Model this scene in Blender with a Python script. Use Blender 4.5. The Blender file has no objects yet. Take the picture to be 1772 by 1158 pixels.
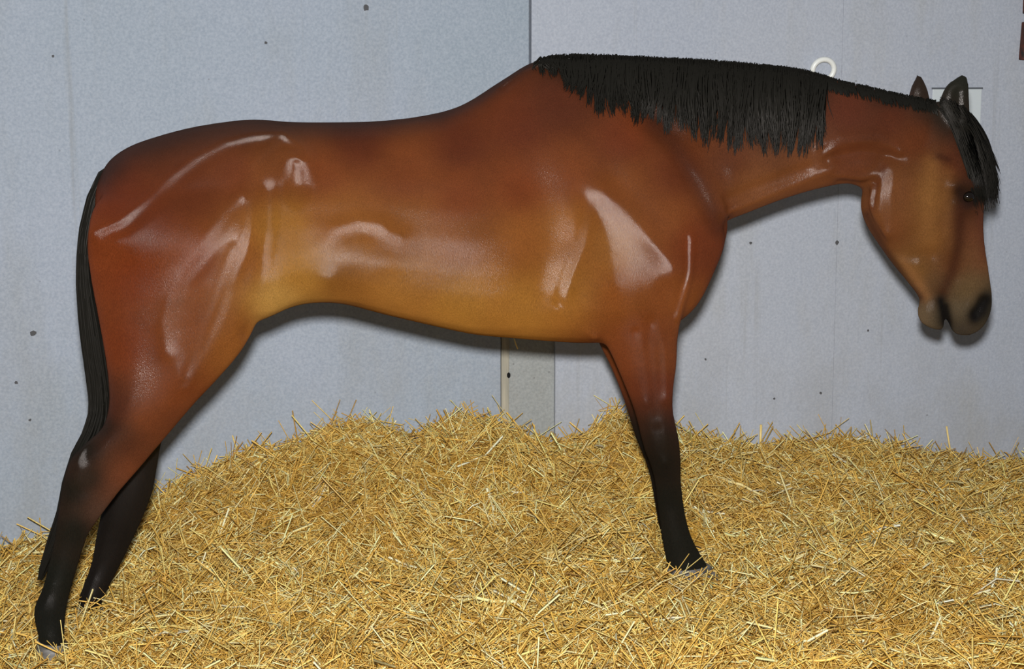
import bpy, math, random
import numpy as np
from mathutils import Vector
from mathutils.bvhtree import BVHTree

# ------------------------------------------------------------------ camera, world, light, exposure
SC = bpy.context.scene
C = SC.collection
W, H, F = 1772.0, 1158.0, 3100.0          # frame and focal length in pixels
HORIZON = 100.0                           # image row at eye level
CAM = np.array((0.0, -5.0, 1.43))
PITCH = math.atan((H / 2 - HORIZON) / F)

cam_d = bpy.data.cameras.new('camera')
cam_d.sensor_width = 36.0
cam_d.lens = F / W * 36.0
cam_d.clip_start = 0.05
cam = bpy.data.objects.new('camera', cam_d)
cam.location = CAM
cam.rotation_euler = (math.pi / 2 - PITCH, 0, 0)
C.objects.link(cam)
SC.camera = cam

wd = bpy.data.worlds.new('stable_daylight')
wd.use_nodes = True
bg = wd.node_tree.nodes['Background']
bg.inputs[0].default_value = (0.86, 0.93, 1.0, 1)
bg.inputs[1].default_value = 0.12
SC.world = wd

fl = bpy.data.lights.new('camera_flash', 'AREA')      # the photographer's flash head beside the lens
fl.shape = 'DISK'
fl.size = 0.16
fl.energy = 345.0
fl.color = (1.0, 0.985, 0.96)
flo = bpy.data.objects.new('camera_flash', fl)
flo.location = CAM + np.array((-0.015, 0.0, 0.25))
flo.rotation_euler = (math.pi / 2 - PITCH * 1.25, 0, -0.12)
C.objects.link(flo)

SC.view_settings.view_transform = 'Standard'
SC.view_settings.look = 'None'
SC.view_settings.exposure = 0.0
SC.view_settings.gamma = 1.0
SC.view_settings.use_curve_mapping = False

# ------------------------------------------------------------------ helpers
RNG = np.random.default_rng(7)
random.seed(7)
YAW = math.radians(15.0)                   # the wall and the horse recede a little to the right
AX = np.array((math.cos(YAW), math.sin(YAW), 0.0))     # along wall and horse
N = np.array((-math.sin(YAW), math.cos(YAW), 0.0))     # away from the viewer, into the wall
UP = np.array((0.0, 0.0, 1.0))
WALL = 0.92                               # wall face behind the horse's mid plane
CP, SP = math.cos(PITCH), math.sin(PITCH)


def P(px, py, off=0.0):
    """picture point -> point on the upright plane 'off' metres behind the horse's mid plane"""
    a, b = (px - W / 2) / F, (H / 2 - py) / F
    d = np.array((a, CP + b * SP, -SP + b * CP))
    t = (off - np.dot(CAM, N)) / np.dot(d, N)
    return CAM + d * t


def project(v):
    r = v - CAM
    z = r[:, 1] * CP - r[:, 2] * SP
    yv = r[:, 1] * SP + r[:, 2] * CP
    return np.stack((W / 2 + F * r[:, 0] / z, H / 2 - F * yv / z), 1)


def wall_uv(px, py, off=WALL):
    p = P(px, py, off)
    return float(np.dot(p, AX)), float(p[2])


def wall_pt(u, z, off=WALL):
    return AX * u + N * off + UP * z


def lin(c):
    c = np.asarray(c, float) / 255.0
    return np.where(c <= 0.04045, c / 12.92, ((c + 0.055) / 1.055) ** 2.4)


def mesh_obj(name, verts, faces, mat=None, parent=None, smooth=False):
    me = bpy.data.meshes.new(name)
    me.from_pydata([tuple(map(float, v)) for v in verts], [], faces)
    me.validate()
    if smooth:
        me.polygons.foreach_set('use_smooth', [True] * len(me.polygons))
    if mat:
        me.materials.append(mat)
    o = bpy.data.objects.new(name, me)
    C.objects.link(o)
    if parent:
        o.parent = parent
    return o


def fast_mesh(name, verts, faces, mats, parent=None, colors=None, smooth=False, mat_idx=None):
    """numpy arrays straight into a mesh; faces is an (n,k) array"""
    k = faces.shape[1]
    me = bpy.data.meshes.new(name)
    me.vertices.add(len(verts))
    me.vertices.foreach_set('co', np.ascontiguousarray(verts, np.float32).ravel())
    me.loops.add(faces.size)
    me.loops.foreach_set('vertex_index', np.ascontiguousarray(faces, np.int32).ravel())
    me.polygons.add(len(faces))
    me.polygons.foreach_set('loop_start', np.arange(0, faces.size, k, dtype=np.int32))
    if smooth:
        me.polygons.foreach_set('use_smooth', np.ones(len(faces), bool))
    for m in mats:
        me.materials.append(m)
    if mat_idx is not None:
        me.polygons.foreach_set('material_index', mat_idx.astype(np.int32))
    me.update(calc_edges=True)
    if colors is not None:
        a = me.color_attributes.new('tint', 'FLOAT_COLOR', 'POINT')
        a.data.foreach_set('color', np.concatenate((colors, np.ones((len(colors), 1))), 1).astype(np.float32).ravel())
    o = bpy.data.objects.new(name, me)
    C.objects.link(o)
    if parent:
        o.parent = parent
    return o


def tag(o, label=None, cat=None, group=None, kind=None):
    if label: o['label'] = label
    if cat: o['category'] = cat
    if group: o['group'] = group
    if kind: o['kind'] = kind
    return o


def new_mat(name, base=(0.5, 0.5, 0.5), rough=0.6, spec=0.4, metal=0.0):
    m = bpy.data.materials.new(name)
    m.use_nodes = True
    nt = m.node_tree
    b = nt.nodes['Principled BSDF']
    b.inputs['Base Color'].default_value = (*base, 1)
    b.inputs['Roughness'].default_value = rough
    b.inputs['Specular IOR Level'].default_value = spec
    b.inputs['Metallic'].default_value = metal
    return m, nt, b


def nd(nt, kind, **kw):
    n = nt.nodes.new(kind)
    for k, v in kw.items():
        if k in n.inputs:
            n.inputs[k].default_value = v
        else:
            setattr(n, k, v)
    return n


def mixc(nt, fac, a, b, mode='MIX'):
    n = nt.nodes.new('ShaderNodeMix')
    n.data_type = 'RGBA'
    n.blend_type = mode
    for s, v in ((n.inputs[0], fac), (n.inputs[6], a), (n.inputs[7], b)):
        if hasattr(v, 'links'):
            nt.links.new(v, s)
        elif isinstance(v, (int, float)):
            s.default_value = v
        else:
            s.default_value = (*v, 1)
    return n.outputs[2]


def ramp(nt, src, p0, p1, c0=(0, 0, 0), c1=(1, 1, 1)):
    r = nt.nodes.new('ShaderNodeValToRGB')
    r.color_ramp.elements[0].position = p0
    r.color_ramp.elements[0].color = (*c0, 1)
    r.color_ramp.elements[1].position = p1
    r.color_ramp.elements[1].color = (*c1, 1)
    nt.links.new(src, r.inputs[0])
    return r.outputs[0]


def noise(nt, vec, scale, detail=4.0, rough=0.55, dist=0.0):
    n = nd(nt, 'ShaderNodeTexNoise', Scale=scale, Detail=detail, Roughness=rough, Distortion=dist)
    nt.links.new(vec, n.inputs['Vector'])
    return n.outputs['Fac']


def coords(nt, scale=(1, 1, 1), loc=(0, 0, 0), rot=(0, 0, 0)):
    g = nt.nodes.new('ShaderNodeNewGeometry')
    m = nd(nt, 'ShaderNodeMapping', Scale=scale, Location=loc, Rotation=rot)
    nt.links.new(g.outputs['Position'], m.inputs['Vector'])
    return m.outputs[0]


def bump(nt, b, h, strength, dist):
    n = nd(nt, 'ShaderNodeBump', Strength=strength, Distance=dist)
    nt.links.new(h, n.inputs['Height'])
    nt.links.new(n.outputs[0], b.inputs['Normal'])


# ------------------------------------------------------------------ materials
def concrete(name, ca, cb, cs, seed):
    m, nt, b = new_mat(name, rough=0.8, spec=0.25)
    v = coords(nt, loc=(seed, seed * 0.7, 0))
    big = ramp(nt, noise(nt, v, 0.9, 3), 0.35, 0.65)
    c = mixc(nt, big, lin(ca), lin(cb))
    med = ramp(nt, noise(nt, coords(nt, (3.2, 3.2, 0.8), (seed, 0, 2)), 1.6, 5, 0.6), 0.52, 0.78)
    n1 = nd(nt, 'ShaderNodeMath', operation='MULTIPLY'); nt.links.new(med, n1.inputs[0]); n1.inputs[1].default_value = 0.55
    c = mixc(nt, n1.outputs[0], c, lin(cs))
    fine = noise(nt, v, 120, 2, 0.6)
    c = mixc(nt, 0.16, c, ramp(nt, fine, 0.3, 0.7, (0.12, 0.12, 0.12), (0.62, 0.62, 0.62)))
    # small pits and specks
    vo = nd(nt, 'ShaderNodeTexVoronoi', Scale=17.0, Randomness=1.0); nt.links.new(v, vo.inputs['Vector'])
    sp = ramp(nt, vo.outputs['Distance'], 0.035, 0.07, (1, 1, 1), (0, 0, 0))
    sel = ramp(nt, noise(nt, v, 7, 2), 0.5, 0.62)
    n2 = nd(nt, 'ShaderNodeMath', operation='MULTIPLY'); nt.links.new(sp, n2.inputs[0]); nt.links.new(sel, n2.inputs[1])
    n3 = nd(nt, 'ShaderNodeMath', operation='MULTIPLY'); nt.links.new(n2.outputs[0], n3.inputs[0]); n3.inputs[1].default_value = 0.6
    c = mixc(nt, n3.outputs[0], c, (0.09, 0.09, 0.095))
    # thin trickle streaks
    st = ramp(nt, noise(nt, coords(nt, (14, 14, 0.45), (seed, 0, 0)), 1.0, 4, 0.7), 0.63, 0.76)
    n4 = nd(nt, 'ShaderNodeMath', operation='MULTIPLY'); nt.links.new(st, n4.inputs[0]); n4.inputs[1].default_value = 0.28
    c = mixc(nt, n4.outputs[0], c, lin((128, 126, 118)))
    sx = nd(nt, 'ShaderNodeSeparateXYZ'); gg = nt.nodes.new('ShaderNodeNewGeometry'); nt.links.new(gg.outputs['Position'], sx.inputs[0])
    mr = nd(nt, 'ShaderNodeMapRange'); nt.links.new(sx.outputs['Z'], mr.inputs[0])
    mr.inputs[1].default_value = 0.75; mr.inputs[2].default_value = 0.0
    ds = ramp(nt, noise(nt, coords(nt, (1, 1, 0.55), (seed * 2, 0, 0)), 4.5, 6, 0.68), 0.42, 0.62)
    n5 = nd(nt, 'ShaderNodeMath', operation='MULTIPLY'); nt.links.new(mr.outputs[0], n5.inputs[0]); nt.links.new(ds, n5.inputs[1])
    n6 = nd(nt, 'ShaderNodeMath', operation='MULTIPLY'); nt.links.new(n5.outputs[0], n6.inputs[0]); n6.inputs[1].default_value = 0.3
    c = mixc(nt, n6.outputs[0], c, lin((141, 137, 126)))
    nt.links.new(c, b.inputs['Base Color'])
    bump(nt, b, noise(nt, v, 90, 5, 0.7), 0.35, 0.004)
    return m


M = {}
M['conc_l'] = concrete('painted_concrete_pale_blue', (146, 159, 173), (156, 166, 182), (141, 146, 149), 1.3)
M['conc_m'] = concrete('painted_concrete_grey_blue', (157, 165, 177), (167, 173, 184), (148, 151, 148), 5.1)
M['conc_r'] = concrete('painted_concrete_warm_grey', (165, 173, 188), (173, 179, 191), (161, 161, 156), 9.7)
M['conc_strip'] = concrete('painted_concrete_green_grey', (146, 151, 150), (154, 157, 156), (140, 136, 128), 3.3)
M['conc_floor'] = concrete('floor_concrete', (110, 106, 100), (120, 116, 110), (95, 92, 88), 2.2)
M['joint'] = new_mat('joint_dark', lin((92, 96, 102)), 0.9, 0.1)[0]

m, nt, b = new_mat('weathered_timber', rough=0.75, spec=0.2)
g = noise(nt, coords(nt, (60, 60, 4)), 1.0, 4, 0.6)
nt.links.new(ramp(nt, g, 0.3, 0.75, lin((140, 138, 128)), lin((186, 178, 158))), b.inputs['Base Color'])
M['timber'] = m
m, nt, b = new_mat('rusty_iron', rough=0.7, spec=0.3)
g = noise(nt, coords(nt), 45, 5, 0.6)
nt.links.new(ramp(nt, g, 0.35, 0.65, lin((40, 36, 32)), lin((92, 48, 38))), b.inputs['Base Color'])
M['rust'] = m
M['white_metal'] = new_mat('white_painted_metal', lin((232, 234, 230)), 0.35, 0.5)[0]
M['plate'] = new_mat('pale_cover_plate', lin((196, 204, 208)), 0.55, 0.4)[0]

# straw: a tint for every stalk, slightly glossy
m, nt, b = new_mat('straw', rough=0.42, spec=0.45)
at = nd(nt, 'ShaderNodeVertexColor', layer_name='tint')
fib = ramp(nt, noise(nt, coords(nt), 260, 2), 0.3, 0.7, (0.72, 0.72, 0.72), (1.12, 1.12, 1.12))
nt.links.new(mixc(nt, 1.0, at.outputs[0], fib, 'MULTIPLY'), b.inputs['Base Color'])
M['straw'] = m
m, nt, b = new_mat('matted_straw', rough=0.8, spec=0.15)
g = noise(nt, coords(nt), 60, 5, 0.7)
nt.links.new(ramp(nt, g, 0.3, 0.7, lin((150, 108, 36)), lin((226, 180, 80))), b.inputs['Base Color'])
bump(nt, b, g, 0.8, 0.02)
M['matted'] = m

# the bay coat: colour stored on the body, short glossy hair
def hair_shader(name, gloss, rough, soft):
    """short shining hair: a diffuse coat with a fixed share of soft gloss"""
    m = bpy.data.materials.new(name); m.use_nodes = True
    nt = m.node_tree; nt.nodes.clear()
    out = nd(nt, 'ShaderNodeOutputMaterial')
    df = nd(nt, 'ShaderNodeBsdfDiffuse', Roughness=0.6); gl = nd(nt, 'ShaderNodeBsdfGlossy', Roughness=rough)
    gl.inputs['Color'].default_value = (1.0, 0.94, 0.92, 1)
    mx = nd(nt, 'ShaderNodeMixShader'); mx.inputs[0].default_value = gloss
    nt.links.new(df.outputs[0], mx.inputs[1]); nt.links.new(gl.outputs[0], mx.inputs[2])
    g2 = nd(nt, 'ShaderNodeBsdfGlossy', Roughness=0.48); g2.inputs['Color'].default_value = (1.0, 0.9, 0.82, 1)
    m2 = nd(nt, 'ShaderNodeMixShader'); m2.inputs[0].default_value = soft
    nt.links.new(mx.outputs[0], m2.inputs[1]); nt.links.new(g2.outputs[0], m2.inputs[2]); nt.links.new(m2.outputs[0], out.inputs[0])
    return m, nt, df, gl, (mx, m2)


m, nt, df, gl, mixers = hair_shader('bay_coat', 0.012, 0.185, 0.006)
at = nd(nt, 'ShaderNodeVertexColor', layer_name='tint')
hair = noise(nt, coords(nt, (150, 150, 42), rot=(0, 0.5, 0)), 4.0, 4, 0.65)
hv = ramp(nt, hair, 0.28, 0.72, (0.62, 0.60, 0.58), (1.28, 1.26, 1.22))
blo = ramp(nt, noise(nt, coords(nt), 7.0, 4, 0.6), 0.3, 0.7, (0.84, 0.82, 0.80), (1.1, 1.1, 1.1))
c = mixc(nt, 1.0, mixc(nt, 1.0, at.outputs[0], hv, 'MULTIPLY'), blo, 'MULTIPLY')
nt.links.new(c, df.inputs['Color'])
for mx, g_ in zip(mixers, (0.024, 0.008)):       # rougher hair in the flank and on the belly shines less
    n_ = nd(nt, 'ShaderNodeMath', operation='MULTIPLY'); n_.inputs[1].default_value = g_
    nt.links.new(at.outputs['Alpha'], n_.inputs[0]); nt.links.new(n_.outputs[0], mx.inputs[0])
bn = nd(nt, 'ShaderNodeBump', Strength=0.34, Distance=0.003)
nt.links.new(hair, bn.inputs['Height']); nt.links.new(bn.outputs[0], df.inputs['Normal']); nt.links.new(bn.outputs[0], gl.inputs['Normal'])
M['coat'] = m
m, nt, df, gl, mixers = hair_shader('black_hair', 0.004, 0.35, 0.006)
df.inputs['Color'].default_value = (*lin((25, 24, 21)), 1)
M['hair'] = m
m, nt, b = new_mat('eye_dark', lin((18, 12, 9)), 0.08, 0.6)
M['eye'] = m
m, nt, b = new_mat('hoof_horn', rough=0.5, spec=0.35)
g = noise(nt, coords(nt, (30, 30, 120)), 1.0, 3)
nt.links.new(ramp(nt, g, 0.3, 0.7, lin((70, 66, 62)), lin((120, 118, 116))), b.inputs['Base Color'])
M['hoof'] = m


# ------------------------------------------------------------------ the setting: floor and back wall
FLOOR_Z = -0.42


def prism(name, poly, o0, o1, mat, parent=None, bev=0.0):
    """polygon in wall coordinates (u,z) extruded from depth o0 (front) to o1"""
    n = len(poly)
    vs = [wall_pt(u, z, o0) for u, z in poly] + [wall_pt(u, z, o1) for u, z in poly]
    fs = [tuple(range(n))[::-1], tuple(range(n, 2 * n))]
    fs += [(i, (i + 1) % n, n + (i + 1) % n, n + i) for i in range(n)]
    o = mesh_obj(name, vs, fs, mat, parent)
    me = o.data
    import bmesh
    bm = bmesh.new(); bm.from_mesh(me)
    bmesh.ops.recalc_face_normals(bm, faces=bm.faces)
    bm.to_mesh(me); bm.free()
    if bev > 0:
        md = o.modifiers.new('bevel', 'BEVEL'); md.width = bev; md.segments = 2; md.limit_method = 'ANGLE'
    return o


fv = [(-4, -6.2, FLOOR_Z), (4.5, -6.2, FLOOR_Z), (4.5, 2.6, FLOOR_Z), (-4, 2.6, FLOOR_Z)]
fv += [(x, y, z - 0.15) for x, y, z in fv]
floor = mesh_obj('floor', fv, [(0, 1, 2, 3), (7, 6, 5, 4), (0, 4, 5, 1), (1, 5, 6, 2), (2, 6, 7, 3), (3, 7, 4, 0)], M['conc_floor'])
tag(floor, 'concrete stable floor under the straw', 'floor', kind='structure')

TOPZ, ULO, UHI = 2.7, -3.2, 3.6
wall_back = prism('wall_back', [(ULO, FLOOR_Z), (UHI, FLOOR_Z), (UHI, TOPZ), (ULO, TOPZ)], WALL + 0.03, WALL + 0.2, M['joint'])
tag(wall_back, 'pale blue-grey concrete stable wall with vertical joints behind the horse', 'wall', kind='structure')
uj, zj = wall_uv(918, 60)                  # upper joint
ul, _ = wall_uv(867, 660)                  # edge of the left panel low down
ur, _ = wall_uv(961, 660)                  # right edge of the sunk strip
_, zs = wall_uv(880, 330)                  # step height, behind the horse
uq, _ = wall_uv(1441, 690)                 # second joint
gap = 0.0035
prism('wall_panel', [(ULO, FLOOR_Z), (ul, FLOOR_Z), (ul, zs), (uj - gap, zs), (uj - gap, TOPZ), (ULO, TOPZ)], WALL, WALL + 0.04, M['conc_l'], wall_back, 0.004)
prism('wall_panel', [(ur, FLOOR_Z), (uq - 0.0003, FLOOR_Z), (uq - 0.0003, TOPZ), (uj + gap, TOPZ), (uj + gap, zs), (ur, zs)], WALL, WALL + 0.04, M['conc_r'], wall_back, 0.0006)
prism('wall_panel', [(uq + 0.0003, FLOOR_Z), (UHI, FLOOR_Z), (UHI, TOPZ), (uq + 0.0003, TOPZ)], WALL, WALL + 0.04, M['conc_r'], wall_back, 0.0006)
prism('recessed_strip', [(ul + 0.03, FLOOR_Z), (ur - 0.001, FLOOR_Z), (ur - 0.001, zs), (ul + 0.03, zs)], WALL + 0.012, WALL + 0.045, M['conc_strip'], wall_back)
jt = prism('joint_batten', [(ul + 0.003, FLOOR_Z), (ul + 0.034, FLOOR_Z), (ul + 0.030, 0.30), (ul + 0.034, zs), (ul + 0.003, zs)], WALL + 0.006, WALL + 0.045, M['timber'], wall_back, 0.003)
u, z = wall_uv(881, 650)
ang = np.linspace(0, 2 * math.pi, 14, endpoint=False)
prism('nail_hole', [(u + 0.006 * math.cos(a), z + 0.010 * math.sin(a)) for a in ang], WALL + 0.0045, WALL + 0.02, new_mat('hole_black', (0.01, 0.01, 0.01), 0.9, 0.1)[0], wall_back)

# chips knocked out of the paint: small irregular dark flakes standing on the wall
chip_m = new_mat('dark_chip', lin((84, 84, 86)), 0.9, 0.1)[0]
for cx, cy, r in ((633, 13, 5.5), (57, 577, 5.5), (460, 74, 2.5), (92, 97, 2.2), (1448, 420, 4), (1299, 421, 2.6), (52, 727, 2.2),
                  (28, 662, 3), (1420, 680, 2.6), (1340, 690, 2), (1221, 622, 2), (1502, 572, 2)):
    u, z = wall_uv(cx, cy)
    rr = r * 5.95 / F
    pts = [(u + rr * (0.7 + 0.6 * random.random()) * math.cos(a), z + rr * (0.7 + 0.6 * random.random()) * math.sin(a)) for a in np.linspace(0, 2 * math.pi, 9, endpoint=False)]
    prism('paint_chip', pts, WALL - 0.0012, WALL + 0.01, chip_m, wall_back)


# ------------------------------------------------------------------ fixtures on the wall
def tube(path, r, sides=10, closed=False):
    path = [np.asarray(p, float) for p in path]
    n = len(path); vs, fs = [], []
    for i, p in enumerate(path):
        t = path[(i + 1) % n if closed else min(i + 1, n - 1)] - path[(i - 1) % n if closed else max(i - 1, 0)]
        t = t / np.linalg.norm(t)
        ref = N if abs(np.dot(t, N)) < 0.9 else UP
        e1 = np.cross(t, ref); e1 /= np.linalg.norm(e1); e2 = np.cross(t, e1)
        rad = r[i] if hasattr(r, '__len__') else r
        for k in range(sides):
            a = 2 * math.pi * k / sides
            vs.append(p + rad * (math.cos(a) * e1 + math.sin(a) * e2))
    for i in range(n if closed else n - 1):
        j = (i + 1) % n
        for k in range(sides):
            l = (k + 1) % sides
            fs.append((i * sides + k, i * sides + l, j * sides + l, j * sides + k))
    if not closed:
        fs += [tuple(range(sides))[::-1], tuple(range((n - 1) * sides, n * sides))]
    return vs, fs


u, z = wall_uv(1420, 121)
tr = bpy.data.objects.new('tether_ring', None); C.objects.link(tr)
tag(tr, 'white painted metal tether ring fixed to the wall above the neck', 'ring')
R = 0.036
a = np.linspace(0, 2 * math.pi, 36, endpoint=False)
vs, fs = tube([wall_pt(u + 1.1 * R * math.cos(t), z + R * math.sin(t), WALL - 0.022 - 0.008 * math.sin(t)) for t in a], 0.0095, 10, True)
mesh_obj('ring', vs, fs, M['white_metal'], tr, True)
vs, fs = tube([wall_pt(u + 0.014 * math.cos(t), z - R + 0.012 * math.sin(t) - 0.004, WALL - 0.022 * math.sin(t) - 0.004) for t in np.linspace(0, math.pi, 12)], 0.006, 8)
mesh_obj('staple', vs, fs, M['white_metal'], tr, True)
pl = [(u + 0.03 * sx, z - R - 0.006 + 0.022 * sz) for sx, sz in ((-1, -1), (1, -1), (1, 1), (-1, 1))]
prism('mounting_plate', pl, WALL - 0.004, WALL + 0.002, M['white_metal'], tr, 0.0015)

u0, z1 = wall_uv(1614, 154); u1, z0 = wall_uv(1695, 250)
cp = bpy.data.objects.new('cover_plate', None); C.objects.link(cp)
tag(cp, 'pale square cover plate let into the wall behind the ears', 'plate')
prism('plate', [(u0, z0), (u1, z0), (u1, z1), (u0, z1)], WALL - 0.002, WALL + 0.01, M['plate'], cp, 0.002)
prism('top_lip', [(u0 - 0.004, z1 - 0.001), (u1 + 0.003, z1 - 0.001), (u1 + 0.003, z1 + 0.005), (u0 - 0.004, z1 + 0.005)], WALL - 0.004, WALL + 0.005, M['joint'], cp)

u, z = wall_uv(1764, 104); _, zm0 = wall_uv(1764, 38); _, zm1 = wall_uv(1764, 24); _, zt = wall_uv(1764, -180)
br = bpy.data.objects.new('iron_bracket', None); C.objects.link(br)
tag(br, 'rusty dark iron bracket at the top right edge of the wall', 'bracket')
prism('lower_strap', [(u - 0.004, z), (u + 0.09, z), (u + 0.09, zm0), (u + 0.002, zm0)], WALL - 0.03, WALL + 0.002, M['rust'], br, 0.004)
prism('upper_strap', [(u + 0.004, zm1), (u + 0.09, zm1), (u + 0.09, zt), (u, zt)], WALL - 0.03, WALL + 0.002, M['rust'], br, 0.004)
prism('hinge_pin', [(u + 0.03, zm0 - 0.01), (u + 0.06, zm0 - 0.01), (u + 0.06, zm1 + 0.01), (u + 0.03, zm1 + 0.01)], WALL - 0.025, WALL - 0.002, M['rust'], br, 0.003)


# ------------------------------------------------------------------ straw surface
def ctrl(px, py, off):
    p = P(px, py, off)
    return (float(np.dot(p, AX)), off, float(p[2]))


line = [(-40, 955), (30, 935), (90, 925), (180, 885), (270, 848), (350, 805), (420, 775), (500, 762), (560, 735), (610, 722), (660, 728), (705, 748),
        (750, 728), (800, 712), (860, 722), (905, 746), (940, 756), (1000, 752), (1030, 730), (1055, 700), (1090, 715), (1140, 735), (1190, 748),
        (1250, 762), (1310, 767), (1400, 757), (1450, 752), (1520, 765), (1600, 778), (1680, 786), (1780, 788)]
LU, LZ = zip(*[(lambda c: (c[0], c[2]))(ctrl(x, y + 8, WALL)) for x, y in line])
LU, LZ = np.array(LU), np.array(LZ)
GC = np.array([ctrl(85, 1120, -0.13), ctrl(150, 1050, 0.12), ctrl(1190, 992, -0.12), ctrl(1240, 1000, -0.16), (0.38, 0.12, -0.01), (-0.3, 0.0, -0.02), (-0.3, -0.4, -0.05),
               (1.0, 0.0, -0.02), (1.6, 0.0, -0.04), (0.6, -0.5, -0.06), (1.5, -0.6, -0.08), (-1.3, -0.6, -0.16), (-2.4, 0.0, -0.18), (2.6, -0.2, -0.05),
               (-0.8, 0.1, -0.05), (-1.0, -0.2, -0.12), (0.0, -1.5, -0.13), (-1.5, -1.5, -0.18), (1.8, -1.5, -0.12), (-1.6, 0.3, -0.17)])


def straw_z(u, o):
    """height of the straw at u along the wall, o behind the horse's mid plane"""
    u = np.asarray(u, float); o = np.asarray(o, float)
    d2 = (u[..., None] - GC[:, 0]) ** 2 + (o[..., None] - GC[:, 1]) ** 2
    w = 1.0 / (d2 + 0.03) ** 1.5
    base = (w * GC[:, 2]).sum(-1) / w.sum(-1)
    top = np.interp(u, LU, LZ)
    t = np.clip((o - 0.12) / (WALL - 0.12), 0, 1)
    t = t * t * (3 - 2 * t) * 0.7 + t * 0.3
    z = base * (1 - t) + top * t
    z += 0.018 * np.sin(u * 7.1 + 2 * o) * np.cos(o * 8.3 + 1.7 * u) * (1 - t) + 0.013 * np.sin(u * 19 + 3 + 2 * np.sin(o * 9)) * np.sin(o * 17 + 1 + 1.5 * np.sin(u * 8)) * (1 - 0.6 * t)
    z += 0.006 * np.sin(u * 41 + 7 * np.sin(o * 6)) * np.sin(o * 37 + 5 * np.sin(u * 5)) * (1 - 0.6 * t)
    return z


# ------------------------------------------------------------------ the horse
def loft(stations, sub=4, ring=28, cap=True):
    """stations: (p1, p2, half width, depth, exponent, egg) -> closed tube through the pairs of outline points"""
    A, B, w, n, eg, sh = [], [], [], [], [], []
    for s in stations:
        p1, p2, hw, off = s[:4]
        A.append(P(*p1, off)); B.append(P(*p2, off)); w.append(hw); n.append(s[4] if len(s) > 4 else 2.2); eg.append(s[5] if len(s) > 5 else 0.0); sh.append(s[6] if len(s) > 6 else 0.0)
    D = np.concatenate((np.array(A), np.array(B), np.array(w)[:, None], np.array(n)[:, None], np.array(eg)[:, None], np.array(sh)[:, None]), 1)
    out = []
    m = len(D)
    for i in range(m - 1):
        p0, p1, p2, p3 = D[max(i - 1, 0)], D[i], D[i + 1], D[min(i + 2, m - 1)]
        for k in range(sub):
            t = k / sub
            out.append(0.5 * (2 * p1 + (p2 - p0) * t + (2 * p0 - 5 * p1 + 4 * p2 - p3) * t * t + (3 * p1 - p0 - 3 * p2 + p3) * t ** 3))
    out.append(D[-1])
    vs, fs = [], []
    th = np.linspace(0, 2 * math.pi, ring, endpoint=False)
    for r in out:
        a, bb, hw, ex, egg = r[:3], r[3:6], max(r[6], 0.002), max(r[7], 1.6), r[8]; shf = r[9]
        c = (a + bb) / 2; h = (a - bb) / 2
        ct = np.sign(np.cos(th)) * np.abs(np.cos(th)) ** (2 / ex)
        st = np.sign(np.sin(th)) * np.abs(np.sin(th)) ** (2 / ex)
        for x, y in zip(ct, st):
            vs.append(c + h * (x + shf * (1 - x * x)) + N * (hw * y * (1 + egg * x)))
    nr = len(out)
    for i in range(nr - 1):
        for k in range(ring):
            l = (k + 1) % ring
            fs.append((i * ring + k, i * ring + l, (i + 1) * ring + l, (i + 1) * ring + k))
    fs += [tuple(range(ring))[::-1], tuple(range((nr - 1) * ring, nr * ring))]
    return vs, fs


PARTS = []
# trunk, rump to breast
PARTS.append(loft([((166, 325), (160, 440), .05, 0), ((185, 283), (170, 480), .12, 0), ((220, 255), (215, 520), .18, 0, 2.2, -.1, -.1), ((270, 236), (270, 545), .22, 0, 2.2, -.15, -.2),
                   ((340, 218), (340, 560), .25, 0, 2.2, -.15, -.25), ((430, 206), (430, 552), .268, 0, 2.2, -.15, -.3), ((500, 210), (500, 522), .272, 0, 2.2, -.12, -.35),
                   ((570, 211), (570, 517), .274, 0, 2.2, -.10, -.4), ((650, 209), (650, 536), .280, 0, 2.25, -.10, -.4), ((730, 200), (730, 555), .283, 0, 2.25, -.10, -.4),
                   ((800, 181), (800, 570), .28, 0, 2.2, -.15, -.4), ((870, 137), (870, 579), .265, 0, 2.1, -.28, -.35), ((930, 103), (935, 585), .25, 0, 2.1, -.34, -.35),
                   ((1000, 104), (1000, 589), .235, 0, 2.1, -.34, -.33), ((1070, 125), (1070, 585), .225, 0, 2.2, -.3, -.3), ((1130, 165), (1130, 568), .21, 0, 2.3, -.2, -.25),
                   ((1185, 220), (1180, 535), .185, 0, 2.3, -.1, -.2), ((1225, 290), (1218, 475), .145, 0), ((1246, 340), (1240, 425), .085, 0)]))
# neck
PARTS.append(loft([((985, 103), (1110, 500), .15, 0, 2.2, -.35), ((1070, 101), (1190, 440), .13, 0, 2.2, -.38), ((1160, 106), (1243, 390), .108, 0, 2.2, -.34),
                   ((1250, 112), (1290, 369), .096, 0, 2.2, -.30), ((1330, 118), (1350, 346), .09, 0, 2.2, -.26), ((1410, 128), (1410, 328), .086, 0, 2.2, -.2),
                   ((1480, 147), (1466, 318), .083, 0, 2.2, -.12), ((1545, 163), (1505, 330), .081, 0, 2.2), ((1600, 176), (1545, 325), .075, 0)]))
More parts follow.
